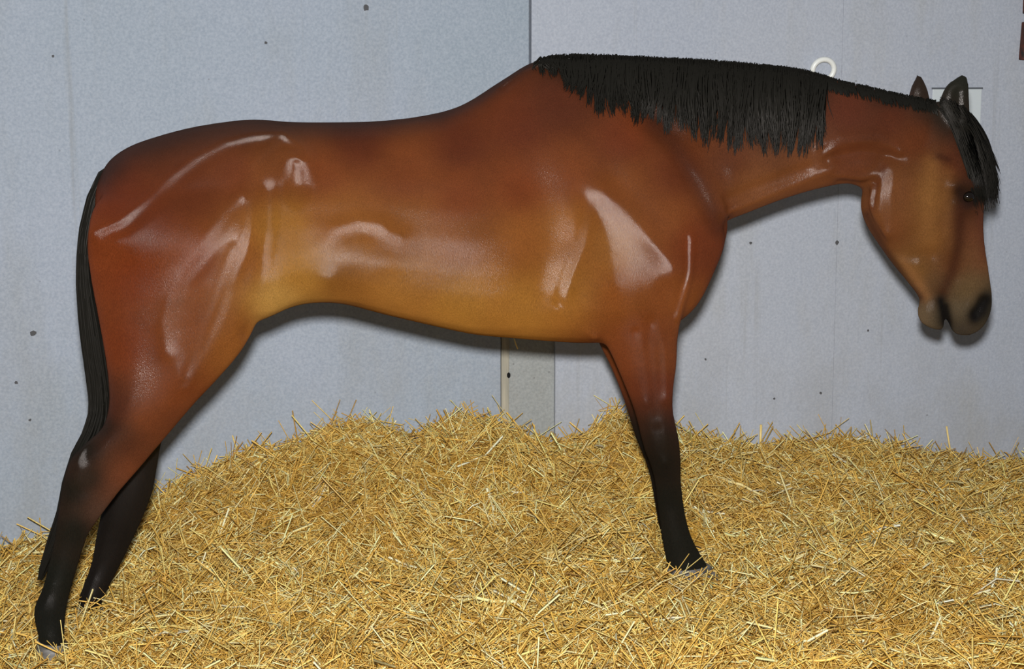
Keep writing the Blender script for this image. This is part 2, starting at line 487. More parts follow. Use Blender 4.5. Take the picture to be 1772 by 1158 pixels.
# head
PARTS.append(loft([((1632, 174), (1560, 196), .045, 0), ((1666, 200), (1535, 250), .07, 0, 2.3), ((1684, 250), (1512, 292), .085, 0, 2.4, .1), ((1694, 300), (1497, 330), .092, 0, 2.5, .12),
                   ((1697, 345), (1493, 362), .088, 0, 2.5, .08), ((1697, 385), (1503, 392), .078, 0, 2.5, 0), ((1700, 420), (1524, 425), .067, 0, 2.5, -.02),
                   ((1706, 455), (1547, 458), .058, 0, 2.4), ((1711, 485), (1572, 487), .053, 0, 2.3), ((1714, 512), (1600, 512), .052, 0, 2.3),
                   ((1713, 532), (1622, 535), .052, 0, 2.2), ((1704, 555), (1642, 556), .047, 0), ((1692, 570), (1649, 572), .036, 0), ((1678, 580), (1656, 580), .014, 0)]))
# lower jaw, chin and lip
PARTS.append(loft([((1640, 440), (1550, 462), .035, 0), ((1640, 485), (1574, 492), .036, 0), ((1634, 515), (1593, 518), .036, 0), ((1632, 537), (1590, 540), .036, 0),
                   ((1632, 555), (1594, 556), .032, 0), ((1632, 566), (1604, 565), .024, 0), ((1628, 571), (1616, 570), .012, 0)]))
# cheek
PARTS.append(loft([((1610, 255), (1530, 270), .03, -.045), ((1630, 300), (1512, 310), .038, -.058), ((1630, 350), (1503, 356), .04, -.058), ((1610, 390), (1520, 395), .03, -.05), ((1590, 420), (1535, 420), .015, -.04)]))
# ears
PARTS.append(loft([((1622, 225), (1682, 225), .03, -.045), ((1624, 195), (1678, 200), .026, -.045), ((1628, 170), (1677, 178), .024, -.045), ((1638, 148), (1676, 156), .019, -.045), ((1652, 137), (1675, 141), .014, -.045), ((1664, 129), (1673, 131), .008, -.045)], 4, 16))
PARTS.append(loft([((1572, 200), (1616, 200), .026, .045), ((1573, 172), (1609, 175), .024, .05), ((1577, 151), (1604, 154), .019, .052), ((1583, 139), (1599, 142), .014, .054), ((1587, 129), (1593, 130), .008, .055)], 4, 16))
# near hind leg
PARTS.append(loft([((220, 310), (440, 280), .02, -.08, 2.2, -.1, -.2), ((166, 350), (470, 325), .10, -.11, 2.2, -.15, -.25), ((150, 410), (474, 390), .135, -.13, 2.2, -.15, -.28), ((155, 475), (464, 465), .14, -.13, 2.2, -.15, -.3),
                   ((168, 545), (448, 540), .128, -.136, 2.2, -.15, -.25), ((180, 610), (420, 600), .11, -.146, 2.2, -.1, -.2), ((187, 660), (378, 652), .092, -.156, 2.2, -.05, -.1), ((188, 705), (338, 695), .077, -.162),
                   ((176, 742), (300, 740), .063, -.16), ((148, 768), (268, 778), .055, -.153), ((124, 792), (236, 816), .05, -.147), ((112, 822), (208, 848), .048, -.14),
                   ((105, 855), (182, 882), .045, -.135), ((100, 890), (163, 908), .04, -.135), ((95, 930), (149, 933), .032, -.135), ((85, 975), (136, 975), .03, -.135),
                   ((73, 1020), (122, 1022), .033, -.135), ((60, 1050), (115, 1052), .038, -.135), ((60, 1074), (112, 1078), .036, -.135), ((66, 1100), (112, 1104), .04, -.135), ((68, 1125), (116, 1128), .04, -.135)]))
# far hind leg
PARTS.append(loft([((230, 330), (440, 320), .1, .12), ((200, 420), (450, 400), .13, .13), ((200, 500), (448, 490), .13, .13), ((210, 580), (425, 570), .11, .13),
                   ((215, 650), (370, 645), .085, .13), ((216, 705), (318, 700), .068, .13), ((208, 755), (284, 752), .055, .13), ((198, 800), (272, 805), .05, .13),
                   ((186, 840), (264, 850), .047, .13), ((176, 885), (248, 893), .042, .13), ((166, 930), (229, 935), .034, .13), ((158, 975), (208, 978), .03, .13),
                   ((145, 1012), (188, 1016), .033, .13), ((136, 1038), (176, 1042), .036, .13), ((136, 1065), (178, 1068), .038, .13)]))
# near foreleg with shoulder
PARTS.append(loft([((1050, 205), (1120, 210), .04, -.07), ((1020, 270), (1165, 275), .065, -.10), ((1006, 350), (1195, 355), .09, -.125), ((1003, 430), (1205, 435), .105, -.14),
                   ((1010, 495), (1195, 495), .110, -.145), ((1024, 545), (1178, 540), .1, -.145), ((1044, 585), (1170, 582), .082, -.158), ((1064, 625), (1169, 625), .067, -.168),
                   ((1084, 672), (1163, 672), .055, -.174), ((1097, 705), (1162, 705), .05, -.174), ((1105, 732), (1167, 732), .049, -.172), ((1111, 757), (1172, 757), .051, -.168),
                   ((1118, 782), (1175, 782), .05, -.162), ((1127, 806), (1176, 806), .043, -.156), ((1134, 832), (1177, 832), .037, -.148), ((1138, 868), (1181, 868), .034, -.135),
                   ((1143, 905), (1188, 905), .035, -.135), ((1147, 932), (1197, 932), .038, -.135), ((1151, 957), (1209, 955), .037, -.135), ((1156, 982), (1222, 976), .041, -.135), ((1160, 1004), (1230, 998), .04, -.135)]))
# far foreleg
PARTS.append(loft([((1000, 430), (1180, 435), .1, .13), ((1010, 500), (1175, 500), .1, .13), ((1022, 560), (1160, 555), .09, .13), ((1040, 600), (1155, 598), .072, .13),
                   ((1060, 640), (1152, 640), .06, .13), ((1080, 690), (1148, 690), .05, .13), ((1094, 735), (1155, 735), .047, .13), ((1104, 765), (1162, 765), .048, .13),
                   ((1117, 795), (1166, 795), .043, .13), ((1127, 830), (1170, 830), .036, .13), ((1134, 870), (1175, 870), .034, .13), ((1140, 905), (1182, 905), .036, .13), ((1146, 930), (1196, 930), .038, .13), ((1150, 955), (1208, 955), .04, .13)]))

av, af = [], []
for vs, fs in PARTS:
    o = len(av); av += vs; af += [tuple(i + o for i in f) for f in fs]
raw = mesh_obj('raw_body', av, af)
md = raw.modifiers.new('remesh', 'REMESH'); md.mode = 'VOXEL'; md.voxel_size = 0.0068
dg = bpy.context.evaluated_depsgraph_get()
bme = bpy.data.meshes.new_from_object(raw.evaluated_get(dg))
old = raw.data
bpy.data.objects.remove(raw); bpy.data.meshes.remove(old)
bme.name = 'body'
nv = len(bme.vertices)
co = np.empty(nv * 3, np.float32); bme.vertices.foreach_get('co', co); co = co.reshape(-1, 3).astype(float)
ed = np.empty(len(bme.edges) * 2, np.int32); bme.edges.foreach_get('vertices', ed); ed = ed.reshape(-1, 2)
deg = np.bincount(ed.ravel(), minlength=nv).astype(float)[:, None]


def lap(x):
    s = np.stack([np.bincount(ed[:, 0], x[ed[:, 1], k], nv) + np.bincount(ed[:, 1], x[ed[:, 0], k], nv) for k in range(x.shape[1])], 1)
    return s / deg - x


def sstep(e0, e1, x):
    t = np.clip((x - e0) / (e1 - e0), 0, 1)
    return t * t * (3 - 2 * t)


px = project(co)
# strong blending where masses meet, little on legs, ears and muzzle
wbody = sstep(720, 600, px[:, 1]) * sstep(1560, 1470, px[:, 0])
wbody = (0.12 + 0.88 * wbody)[:, None]
for it in range(46):
    co = co + 0.55 * wbody * lap(co)
    co = co - 0.50 * wbody * lap(co)
for it in range(7):
    co = co + 0.5 * np.maximum(wbody, 0.35) * lap(co)


def normals(co):
    bme.vertices.foreach_set('co', co.astype(np.float32).ravel()); bme.update()
    nn = np.empty(nv * 3, np.float32); bme.vertices.foreach_get('normal', nn)
    return nn.reshape(-1, 3).astype(float)


def poly_dist(p, pts):
    best = np.full(len(p), 1e9)
    for a, b_ in zip(pts[:-1], pts[1:]):
        a = np.array(a, float); b_ = np.array(b_, float); d = b_ - a
        t = np.clip(((p - a) @ d) / (d @ d), 0, 1)
        best = np.minimum(best, np.linalg.norm(p - a - t[:, None] * d, axis=1))
    return best


nn = normals(co)
px = project(co)
near = sstep(0.15, 0.5, -(nn @ N)) * sstep(-0.0, -0.04, (co @ N))
# muscle relief: (line, height in mm, half width in pixels)
RELIEF = [
    ([(512, 290), (514, 315)], 9, 18),                                                                               # point of hip
    ([(395, 500), (372, 560), (348, 620), (325, 670)], -6, 6),
    ([(466, 330), (466, 400), (460, 460), (446, 530), (430, 575)], -12, 11),                                         # edge of thigh and flank
    ([(450, 545), (480, 525), (520, 508)], 5, 8),
    ([(612, 450), (640, 460)], 15, 36),                                                                              # flank bulge
    ([(935, 330), (950, 420), (940, 520)], -10, 30),
    ([(1120, 205), (1160, 240), (1195, 300), (1225, 355), (1246, 392)], -20, 14),                                    # neck-shoulder groove
    ([(1150, 490), (1162, 545)], -8, 8),
    ([(1000, 515), (1025, 555)], -6, 9),
    ([(1122, 575), (1130, 660), (1136, 720)], -5, 6),
    ([(880, 140), (920, 115), (945, 108)], 6, 9),
    ([(1262, 362), (1330, 334), (1400, 305), (1440, 290)], 7, 9),                                                   # jugular line
    ([(1262, 345), (1330, 318), (1400, 292)], -10, 7),
    ([(1270, 300), (1275, 340)], 6, 12),
    ([(1425, 262), (1455, 243), (1520, 238), (1558, 262)], 10, 9),
    ([(1436, 276), (1490, 264), (1545, 268)], -18, 9),
    ([(1432, 285), (1450, 300), (1490, 306), (1520, 300)], 9, 9),
    ([(1455, 316), (1505, 322)], -8, 8),
    ([(1508, 350), (1514, 305), (1535, 275), (1552, 268)], -14, 8),                                                  # behind the jaw
    ([(1540, 290), (1531, 340), (1538, 400)], 7, 11),
    ([(1545, 270), (1590, 268), (1600, 290)], 4, 9),
    ([(1650, 322), (1668, 315), (1692, 320)], 10, 7),                                                                 # brow
    ([(1650, 290), (1675, 296)], -5, 8),
    ([(1654, 352), (1666, 361), (1686, 362)], 7, 5),
    ([(1652, 372), (1648, 400), (1646, 430)], 7, 9),                                                                 # facial crest
    ([(1668, 385), (1664, 430), (1650, 480)], -9, 12),
    ([(1632, 370), (1626, 420)], -4, 10),
    ([(1618, 440), (1606, 480), (1618, 510)], -6, 11),
    ([(1612, 442), (1580, 444), (1545, 440)], -8, 8),
    ([(1590, 460), (1600, 500)], 5, 9),
    ([(1632, 512), (1638, 540), (1641, 575)], -11, 5),                                                                # mouth
    ([(1702, 522), (1695, 535), (1688, 542)], -14, 6),                                                                # nostril
    ([(1690, 512), (1678, 530), (1676, 548)], 4, 6),
    ([(1660, 200), (1660, 160)], -9, 6),                                                                             # ear hollow
    ([(150, 775), (140, 800), (135, 830)], 4, 9),
    ([(170, 750), (155, 790), (150, 850)], -4, 9),
    ([(1140, 750), (1145, 785)], 5, 10),
]
disp = np.zeros(nv)
for pts, amp, sg in RELIEF:
    d = poly_dist(px, pts)
    disp += amp * 0.001 * np.exp(-0.5 * (d / sg) ** 2)
# crests: the skin falls away on both sides of these lines (line, reach in pixels, slope, rounding)
CREST = [
    ([(485, 238), (440, 240), (390, 252), (340, 280), (295, 315), (250, 358), (210, 392), (165, 405)], 60, .22, 12),
    ([(488, 245), (462, 268), (440, 290), (432, 330), (428, 390), (418, 440), (396, 490), (378, 545), (350, 610), (322, 670)], 34, .26, 6),
    ([(420, 342), (396, 370), (370, 412), (348, 450), (318, 485), (302, 525), (292, 565), (298, 610), (312, 650)], 46, .26, 8),
    ([(408, 365), (402, 410), (388, 450), (372, 490), (352, 560), (345, 620)], 12, .22, 5),
    ([(496, 262), (522, 258), (540, 285), (534, 322), (514, 346), (498, 336), (500, 300)], 22, .26, 6),
    ([(566, 470), (567, 432), (586, 404), (620, 394), (655, 396), (690, 408)], 34, .22, 10),
    ([(968, 525), (984, 470), (1006, 420), (1016, 368), (1036, 346), (1075, 385), (1115, 430), (1150, 462), (1172, 480)], 46, .26, 9),
    ([(968, 525), (1003, 558), (1030, 582)], 24, .22, 6),
    ([(1193, 420), (1191, 470), (1177, 520), (1170, 548)], 16, .24, 5),
    ([(1100, 570), (1110, 640), (1118, 700)], 12, .22, 4),
    ([(1128, 560), (1145, 600), (1150, 690)], 14, .24, 5),
    ([(1425, 262), (1455, 243), (1520, 238), (1558, 262)], 16, .3, 5),
    ([(1432, 285), (1450, 300), (1490, 306), (1520, 300)], 14, .26, 5),
    ([(1262, 362), (1330, 334), (1400, 305), (1440, 290)], 14, .24, 4),
    ([(1540, 290), (1531, 340), (1538, 405)], 18, .22, 6),
]
for pts, reach, slope, rnd in CREST:
    d = poly_dist(px, pts)
    e = np.clip(1 - d / (reach * 1.6), 0, 1) ** 2                    # fades out at the end of its reach
    disp += 0.6 * slope / 620.0 * (reach - np.sqrt(np.minimum(d, reach * 1.6) ** 2 + rnd ** 2)) * e * 0.9
co = co + nn * (disp * near)[:, None]
# bands of taut skin over bone and tendon, level across their width (line, half width in pixels, strength)
BAND = [
    ([(486, 236), (440, 240), (390, 252), (340, 280), (295, 315), (250, 358), (210, 392), (165, 405)], 9, .85),
    ([(488, 240), (462, 266), (440, 290), (432, 330), (428, 390), (418, 440), (396, 490), (378, 545), (350, 610), (322, 670)], 6, .95),
    ([(420, 342), (396, 370), (370, 412), (348, 450), (318, 485), (302, 525), (292, 565), (296, 610)], 8, .95),
    ([(404, 430), (384, 480), (362, 540), (340, 610), (325, 655)], 6, .9),
    ([(490, 240), (522, 258), (541, 285), (534, 322), (514, 348), (499, 336), (501, 305), (490, 262)], 6, .95),
    ([(566, 475), (567, 432), (586, 404), (620, 392), (655, 396)], 11, .9),
    ([(968, 525), (984, 470), (1006, 420), (1016, 368), (1036, 346)], 7, .95),
    ([(1036, 346), (1075, 385), (1115, 430), (1150, 465)], 17, .9),
    ([(968, 525), (1003, 558), (1030, 582)], 5, .9),
    ([(1193, 410), (1191, 470), (1177, 520), (1170, 548)], 5, .9),
    ([(1100, 575), (1110, 640), (1118, 700)], 4, .9),
    ([(1128, 560), (1145, 600), (1150, 690)], 6, .9),
    ([(1425, 262), (1455, 243), (1520, 238), (1558, 262)], 5, .95),
    ([(1432, 280), (1450, 298), (1490, 304), (1520, 300)], 5, .95),
    ([(1262, 362), (1330, 334), (1400, 305), (1440, 290)], 4, .9),
    ([(1536, 290), (1531, 340), (1536, 405)], 6, .9),
    ([(1138, 745), (1142, 780), (1150, 800)], 6, .8),
    ([(148, 770), (142, 800)], 6, .8),
    ([(870, 148), (905, 122), (938, 110)], 6, .8),
]
for rnd_ in range(2):
    px = project(co)
    rr = np.linalg.norm(co - CAM, axis=1)
    front = near > 0.5
    fid = np.where(front)[0]
    shift = np.zeros(nv)
    for pts, s_, k_ in BAND:
        q = np.array(pts, float)
        seg = np.linalg.norm(np.diff(q, axis=0), axis=1); cum = np.concatenate(([0], np.cumsum(seg)))
        tt = np.arange(0, cum[-1], 4.0)
        smp = np.stack([np.interp(tt, cum, q[:, j]) for j in range(2)], 1)
        lo, hi = smp.min(0) - 3.2 * s_ - 12, smp.max(0) + 3.2 * s_ + 12
        loc = fid[((px[fid] > lo) & (px[fid] < hi)).all(1)]
        if len(loc) == 0: continue
        d2 = ((px[loc][:, None] - smp[None]) ** 2).sum(-1)
        dep = rr[loc[d2.argmin(0)]]
        pad = np.pad(dep, 6, mode='edge'); dep = np.convolve(pad, np.ones(13) / 13, 'valid')
        w = np.exp(-d2 / (2 * 7.0 ** 2)) + 1e-12
        tgt = (w @ dep) / w.sum(1)
        d = np.sqrt(d2.min(1))
        shift[loc] += (tgt + 0.0015 - rr[loc] - shift[loc]) * np.exp(-(d / (1.35 * s_)) ** 2) * k_
    shift = np.clip(shift, -0.02, 0.02)
    co = co + (co - CAM) / rr[:, None] * (shift * near)[:, None]
px = project(co); rr = np.linalg.norm(co - CAM, axis=1)
dd_ = poly_dist(px, [(515, 285), (516, 318)])
cen = fid[dd_[fid].argsort()[:40]]
w = np.exp(-(dd_ / 27) ** 4) * near
co = co + (co - CAM) / rr[:, None] * (np.clip(rr[cen].mean() - rr, -0.03, 0.03) * 0.85 * w)[:, None]
nn = normals(co)
co = co - nn * (0.011 * np.exp(-0.5 * (dd_ / 9) ** 2) * near)[:, None]
for it in range(2):
    co = co + 0.35 * lap(co)
nn = normals(co)

# coat pigment, flash light on the flanks partly painted in: golden flanks, red-brown quarters and neck, dark topline, black points
COAT_TONES = [(200, 340, (128, 56, 32)), (180, 430, (138, 64, 34)), (230, 480, (134, 58, 28)), (220, 600, (132, 58, 28)),
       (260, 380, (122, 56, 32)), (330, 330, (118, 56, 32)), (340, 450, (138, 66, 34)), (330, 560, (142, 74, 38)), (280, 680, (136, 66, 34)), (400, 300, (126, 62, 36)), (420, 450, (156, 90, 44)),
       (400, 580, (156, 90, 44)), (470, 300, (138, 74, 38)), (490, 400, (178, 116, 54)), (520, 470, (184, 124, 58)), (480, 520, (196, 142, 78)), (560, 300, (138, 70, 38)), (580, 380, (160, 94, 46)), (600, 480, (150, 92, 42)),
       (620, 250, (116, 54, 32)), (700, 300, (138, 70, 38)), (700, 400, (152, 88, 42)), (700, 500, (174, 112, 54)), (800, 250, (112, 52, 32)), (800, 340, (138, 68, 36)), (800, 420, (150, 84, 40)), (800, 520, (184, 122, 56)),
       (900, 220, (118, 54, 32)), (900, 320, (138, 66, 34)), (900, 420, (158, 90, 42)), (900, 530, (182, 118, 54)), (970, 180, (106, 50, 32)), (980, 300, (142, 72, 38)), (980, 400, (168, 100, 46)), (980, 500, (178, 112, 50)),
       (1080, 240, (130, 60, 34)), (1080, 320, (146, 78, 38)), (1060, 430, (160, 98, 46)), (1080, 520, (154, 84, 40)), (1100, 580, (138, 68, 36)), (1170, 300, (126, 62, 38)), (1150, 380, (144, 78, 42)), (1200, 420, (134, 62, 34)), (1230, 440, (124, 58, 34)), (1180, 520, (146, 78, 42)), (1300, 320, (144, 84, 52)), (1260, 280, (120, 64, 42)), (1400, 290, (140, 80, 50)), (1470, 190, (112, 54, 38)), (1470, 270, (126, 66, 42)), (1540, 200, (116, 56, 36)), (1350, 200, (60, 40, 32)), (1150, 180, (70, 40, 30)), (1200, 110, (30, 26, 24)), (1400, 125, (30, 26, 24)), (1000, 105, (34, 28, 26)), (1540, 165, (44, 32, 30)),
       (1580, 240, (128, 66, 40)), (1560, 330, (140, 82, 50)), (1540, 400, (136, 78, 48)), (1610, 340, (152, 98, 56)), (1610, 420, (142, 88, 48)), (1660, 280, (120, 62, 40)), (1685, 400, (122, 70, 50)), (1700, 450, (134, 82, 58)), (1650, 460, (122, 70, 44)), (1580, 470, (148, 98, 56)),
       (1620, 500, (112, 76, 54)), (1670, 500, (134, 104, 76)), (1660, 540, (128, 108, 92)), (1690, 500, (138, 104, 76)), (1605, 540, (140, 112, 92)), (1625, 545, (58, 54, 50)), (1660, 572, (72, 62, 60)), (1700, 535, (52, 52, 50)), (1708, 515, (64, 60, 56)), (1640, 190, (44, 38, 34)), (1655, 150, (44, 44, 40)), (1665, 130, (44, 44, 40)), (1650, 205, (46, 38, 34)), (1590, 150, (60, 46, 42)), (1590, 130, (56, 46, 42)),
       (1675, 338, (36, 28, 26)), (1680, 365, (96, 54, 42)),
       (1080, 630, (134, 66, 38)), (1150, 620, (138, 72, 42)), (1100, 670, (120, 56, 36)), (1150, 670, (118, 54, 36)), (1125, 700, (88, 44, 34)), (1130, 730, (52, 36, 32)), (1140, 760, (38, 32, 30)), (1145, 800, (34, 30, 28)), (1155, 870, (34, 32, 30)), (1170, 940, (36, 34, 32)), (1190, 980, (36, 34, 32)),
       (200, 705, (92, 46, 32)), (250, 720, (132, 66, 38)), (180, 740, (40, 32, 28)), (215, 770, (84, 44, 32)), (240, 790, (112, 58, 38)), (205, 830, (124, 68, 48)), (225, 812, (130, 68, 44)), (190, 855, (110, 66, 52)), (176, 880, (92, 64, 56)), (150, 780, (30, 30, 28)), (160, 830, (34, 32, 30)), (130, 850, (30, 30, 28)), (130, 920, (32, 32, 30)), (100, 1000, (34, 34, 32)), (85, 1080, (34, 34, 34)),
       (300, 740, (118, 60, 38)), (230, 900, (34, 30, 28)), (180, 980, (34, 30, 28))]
PP = np.array([(x, y) for x, y, _ in COAT_TONES], float)
PCOL = np.array([lin(c_) for _, _, c_ in COAT_TONES])
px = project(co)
coat_tone = np.zeros((nv, 3))
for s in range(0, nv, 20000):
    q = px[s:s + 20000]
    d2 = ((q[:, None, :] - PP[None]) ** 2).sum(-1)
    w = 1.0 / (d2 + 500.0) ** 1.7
    coat_tone[s:s + 20000] = (w @ PCOL) / w.sum(1)[:, None]
coat_tone = coat_tone * np.array((0.96, 1.06, 0.92))
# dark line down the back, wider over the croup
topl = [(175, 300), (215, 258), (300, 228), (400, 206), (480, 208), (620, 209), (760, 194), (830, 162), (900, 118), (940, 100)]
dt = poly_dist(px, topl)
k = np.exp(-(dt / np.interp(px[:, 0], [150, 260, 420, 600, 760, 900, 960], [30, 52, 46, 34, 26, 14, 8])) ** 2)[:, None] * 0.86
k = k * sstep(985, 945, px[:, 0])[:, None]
coat_tone = coat_tone * (1 - k) + lin((52, 38, 34)) * k
dt = poly_dist(px, [(1130, 215), (1165, 245), (1198, 300), (1226, 352), (1246, 392)])  # shade of the neck-shoulder groove painted into the coat
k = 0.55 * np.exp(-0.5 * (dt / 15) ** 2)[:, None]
coat_tone = coat_tone * (1 - k) + lin((70, 38, 28)) * k
# far legs are black below hock and knee
off = co @ N
farleg = sstep(0.02, 0.06, off) * sstep(660, 760, px[:, 1])
coat_tone = coat_tone * (1 - farleg[:, None]) + lin((34, 30, 28)) * farleg[:, None]
# head tones: paler streaks over the cheek, darker lines below eye and along jaw
for pts, sg, col_, k_ in (([(1612, 285), (1606, 350), (1608, 410)], 13, (168, 116, 66), .55), ([(1560, 452), (1582, 482), (1600, 512)], 8, (176, 122, 76), .6), ([(1640, 300), (1636, 400)], 8, (160, 108, 62), .35),
                          ([(1664, 362), (1660, 420), (1648, 470), (1632, 505)], 8, (78, 44, 32), .7), ([(1500, 372), (1530, 430), (1570, 486), (1592, 515)], 6, (70, 42, 34), .7),
                          ([(1660, 330), (1676, 352), (1690, 345)], 8, (48, 32, 28), .8), ([(1530, 290), (1512, 330), (1508, 360)], 6, (104, 54, 36), .5), ([(1625, 270), (1640, 276)], 6, (70, 38, 28), .7),
                          ([(1655, 230), (1662, 280), (1680, 310)], 10, (78, 46, 36), .5), ([(1700, 375), (1706, 440)], 7, (112, 62, 48), .5)):
    k = k_ * np.exp(-0.5 * (poly_dist(px, pts) / sg) ** 2)[:, None]
    coat_tone = coat_tone * (1 - k) + lin(col_) * k
# dark nostril and mouth line
for pts, sg in (([(1706, 518), (1698, 538), (1686, 550)], 9), ([(1703, 520), (1694, 534), (1686, 542)], 7), ([(1628, 520), (1633, 540), (1636, 558)], 8), ([(1636, 530), (1641, 552), (1644, 574)], 4)):
    k = np.exp(-0.5 * (poly_dist(px, pts) / sg) ** 2)[:, None]
    coat_tone = coat_tone * (1 - k) + lin((30, 28, 27)) * k
sheen = np.ones(nv)
for pts, sg, k_ in (([(505, 400), (505, 500)], 45, .85), ([(1120, 195), (1200, 250)], 30, .9), ([(352, 510), (322, 600)], 13, .6), ([(380, 600), (345, 680)], 14, .5), ([(180, 430), (300, 440)], 26, .6), ([(650, 545), (1000, 585)], 26, .8), ([(760, 470), (900, 500)], 50, .55), ([(220, 440), (260, 460), (330, 410)], 36, .65), ([(1620, 300), (1660, 500), (1600, 545)], 60, .8),
                    ([(1055, 470), (1060, 530)], 26, .7), ([(1120, 500), (1115, 540)], 22, .6), ([(640, 450), (700, 440)], 34, .45), ([(1100, 820), (1180, 1000)], 80, .7), ([(140, 880), (85, 1080)], 80, .7)):
    sheen *= 1 - k_ * np.exp(-0.5 * (poly_dist(px, pts) / sg) ** 2)
gain = 0.525
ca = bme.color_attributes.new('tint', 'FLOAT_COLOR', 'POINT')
ca.data.foreach_set('color', np.concatenate((np.clip(coat_tone * gain, 0, 1), sheen[:, None]), 1).astype(np.float32).ravel())
bme.polygons.foreach_set('use_smooth', np.ones(len(bme.polygons), bool))
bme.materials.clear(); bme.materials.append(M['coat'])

horse = bpy.data.objects.new('horse', None)
horse.location = (0, 0, 0)
C.objects.link(horse)
tag(horse, 'glossy bay horse with black mane and legs standing in the straw', 'horse')
body = bpy.data.objects.new('body', bme); C.objects.link(body); body.parent = horse
BV = BVHTree.FromObject(body, bpy.context.evaluated_depsgraph_get())


def skin(pxx, pyy, lift=0.004, guess=-0.12, far=False):
    """surface point of the body at a picture point, on the near side; None where there is no body"""
    d = P(pxx, pyy, guess) - CAM
    d /= np.linalg.norm(d)
    hit = BV.ray_cast(Vector(CAM), Vector(d))
    if hit[0] is None:
        return None
    return np.array(hit[0]) - d * lift


# eyes
for sgn in (1, -1):
    c0 = skin(1674, 340, -0.007)
    if sgn < 0:
        c0 = c0 - N * (2 * float(c0 @ N))
    vs, fs = [], []
    for i in range(13):
        t = math.pi * i / 12
        for k in range(18):
            a_ = 2 * math.pi * k / 18
            vs.append(c0 + 0.0205 * (math.cos(t) * UP * 0.85 + math.sin(t) * (math.cos(a_) * AX + math.sin(a_) * N)))
    for i in range(12):
        for k in range(18):
            l = (k + 1) % 18
            fs.append((i * 18 + k, i * 18 + l, (i + 1) * 18 + l, (i + 1) * 18 + k))
    e = mesh_obj('eye', vs, fs, M['eye'], horse, True)
    e['label'] = 'dark shining eye'


# hooves
def hoof(stations):
    vs, fs = loft(stations, 4, 24)
    o = mesh_obj('hoof', vs, fs, M['hoof'], horse, True)
    o['label'] = 'grey hoof half sunk in straw'


hoof([((1153, 984), (1226, 976), .044, -.135), ((1158, 1000), (1240, 992), .05, -.135), ((1162, 1030), (1258, 1024), .058, -.135)])
hoof([((1148, 948), (1212, 946), .042, .13), ((1152, 966), (1226, 962), .05, .13), ((1156, 992), (1240, 990), .056, .13)])
hoof([((64, 1108), (116, 1112), .044, -.135), ((62, 1126), (122, 1130), .05, -.135), ((60, 1155), (134, 1158), .057, -.135)])
hoof([((134, 1050), (180, 1053), .04, .13), ((134, 1068), (188, 1072), .048, .13), ((134, 1095), (200, 1098), .055, .13)])


# ------------------------------------------------------------------ mane, forelock, tail: locks of hair
def hair_mesh(name, strands, radius, parent, taper=0.25, sides=3):
    """strands: list of (n,3) arrays"""
    V, Fc = [], []; base = 0
    for s, r0 in zip(strands, radius):
        s = np.asarray(s); n = len(s)
        t = np.gradient(s, axis=0); t /= np.linalg.norm(t, axis=1)[:, None] + 1e-9
        e1 = np.cross(t, N); e1 /= np.linalg.norm(e1, axis=1)[:, None] + 1e-9
        e2 = np.cross(t, e1)
        f = np.linspace(0, 1, n)
        r = r0 * np.minimum(1.0, 0.55 + 3 * f) * np.clip((1 - f) / (1 - 0.5) + taper, taper, 1.0)
        ring = np.stack([s + (r[:, None]) * (math.cos(a_) * e1 * 1.6 + math.sin(a_) * e2 * 0.8) for a_ in 2 * math.pi * np.arange(sides) / sides], 1)
        V.append(ring.reshape(-1, 3))
        i = np.arange(n - 1)[:, None] * sides; k = np.arange(sides)[None]; l = (k + 1) % sides
        Fc.append((np.stack((i + k, i + l, i + sides + l, i + sides + k), -1).reshape(-1, 4)) + base)
        base += n * sides
    return fast_mesh(name, np.concatenate(V), np.concatenate(Fc), [M['hair']], parent, smooth=True)


crest = [(932, 103), (960, 97), (1000, 97), (1050, 98), (1130, 102), (1200, 105), (1280, 111), (1350, 117), (1400, 125), (1440, 137)]
CX, CY = np.array([c_[0] for c_ in crest], float), np.array([c_[1] for c_ in crest], float)
low = [(935, 118), (955, 135), (985, 150), (1020, 186), (1060, 195), (1100, 204), (1150, 216), (1200, 238), (1260, 254), (1320, 258), (1380, 268), (1420, 258), (1445, 205)]
LX, LY = np.array([c_[0] for c_ in low], float), np.array([c_[1] for c_ in low], float)
strands, rad = [], []
for i in range(3600):
    x0 = 934 + (1432 - 934) * random.random()
    y0 = np.interp(x0, CX, CY)
    drift = random.gauss(-4, 7) if x0 < 1390 else random.gauss(-8, 7)
    if x0 < 985 and random.random() < 0.6: continue
    x1 = x0 + drift
    x1 = x1 + 0.65 * ((round(x1 / 11.0) + 0.35 * math.sin(round(x1 / 11.0) * 2.3)) * 11.0 - x1)
    full = np.interp(x1, LX, LY)
    full += 6 * math.sin(x1 * 0.11) + 5 * math.sin(x1 * 0.31 + 1)
    y1 = y0 + (full - y0) * (random.uniform(0.72, 1.03) if random.random() < 0.8 else random.uniform(0.4, 0.8)) + random.gauss(0, 4)
    lift = 0.004 + 0.012 * random.random()
    top = P(x0, y0 - 1.5 + random.gauss(0, 1.2), random.uniform(-0.012, 0.03))
    s = [P(x0, y0 + 3, 0.04), top]
    last = None
    for t in np.linspace(0.10, 1, 9):
        wob = (3.0 * math.sin(i * 1.7 + 5 * t) + 5.0 * math.sin(x0 * 0.05 + 4 * t)) * t
        p = skin(x0 + (x1 - x0) * t + wob, y0 + (y1 - y0) * t, lift * (1.0 - 0.55 * t) + 0.001)
        if p is not None:
            s.append(p)
    if len(s) < 6: continue
    strands.append(np.array(s)); rad.append(random.uniform(0.0011, 0.0026))
mane = hair_mesh('mane', strands, rad, horse)
mane['label'] = 'black mane combed over the near side of the neck'

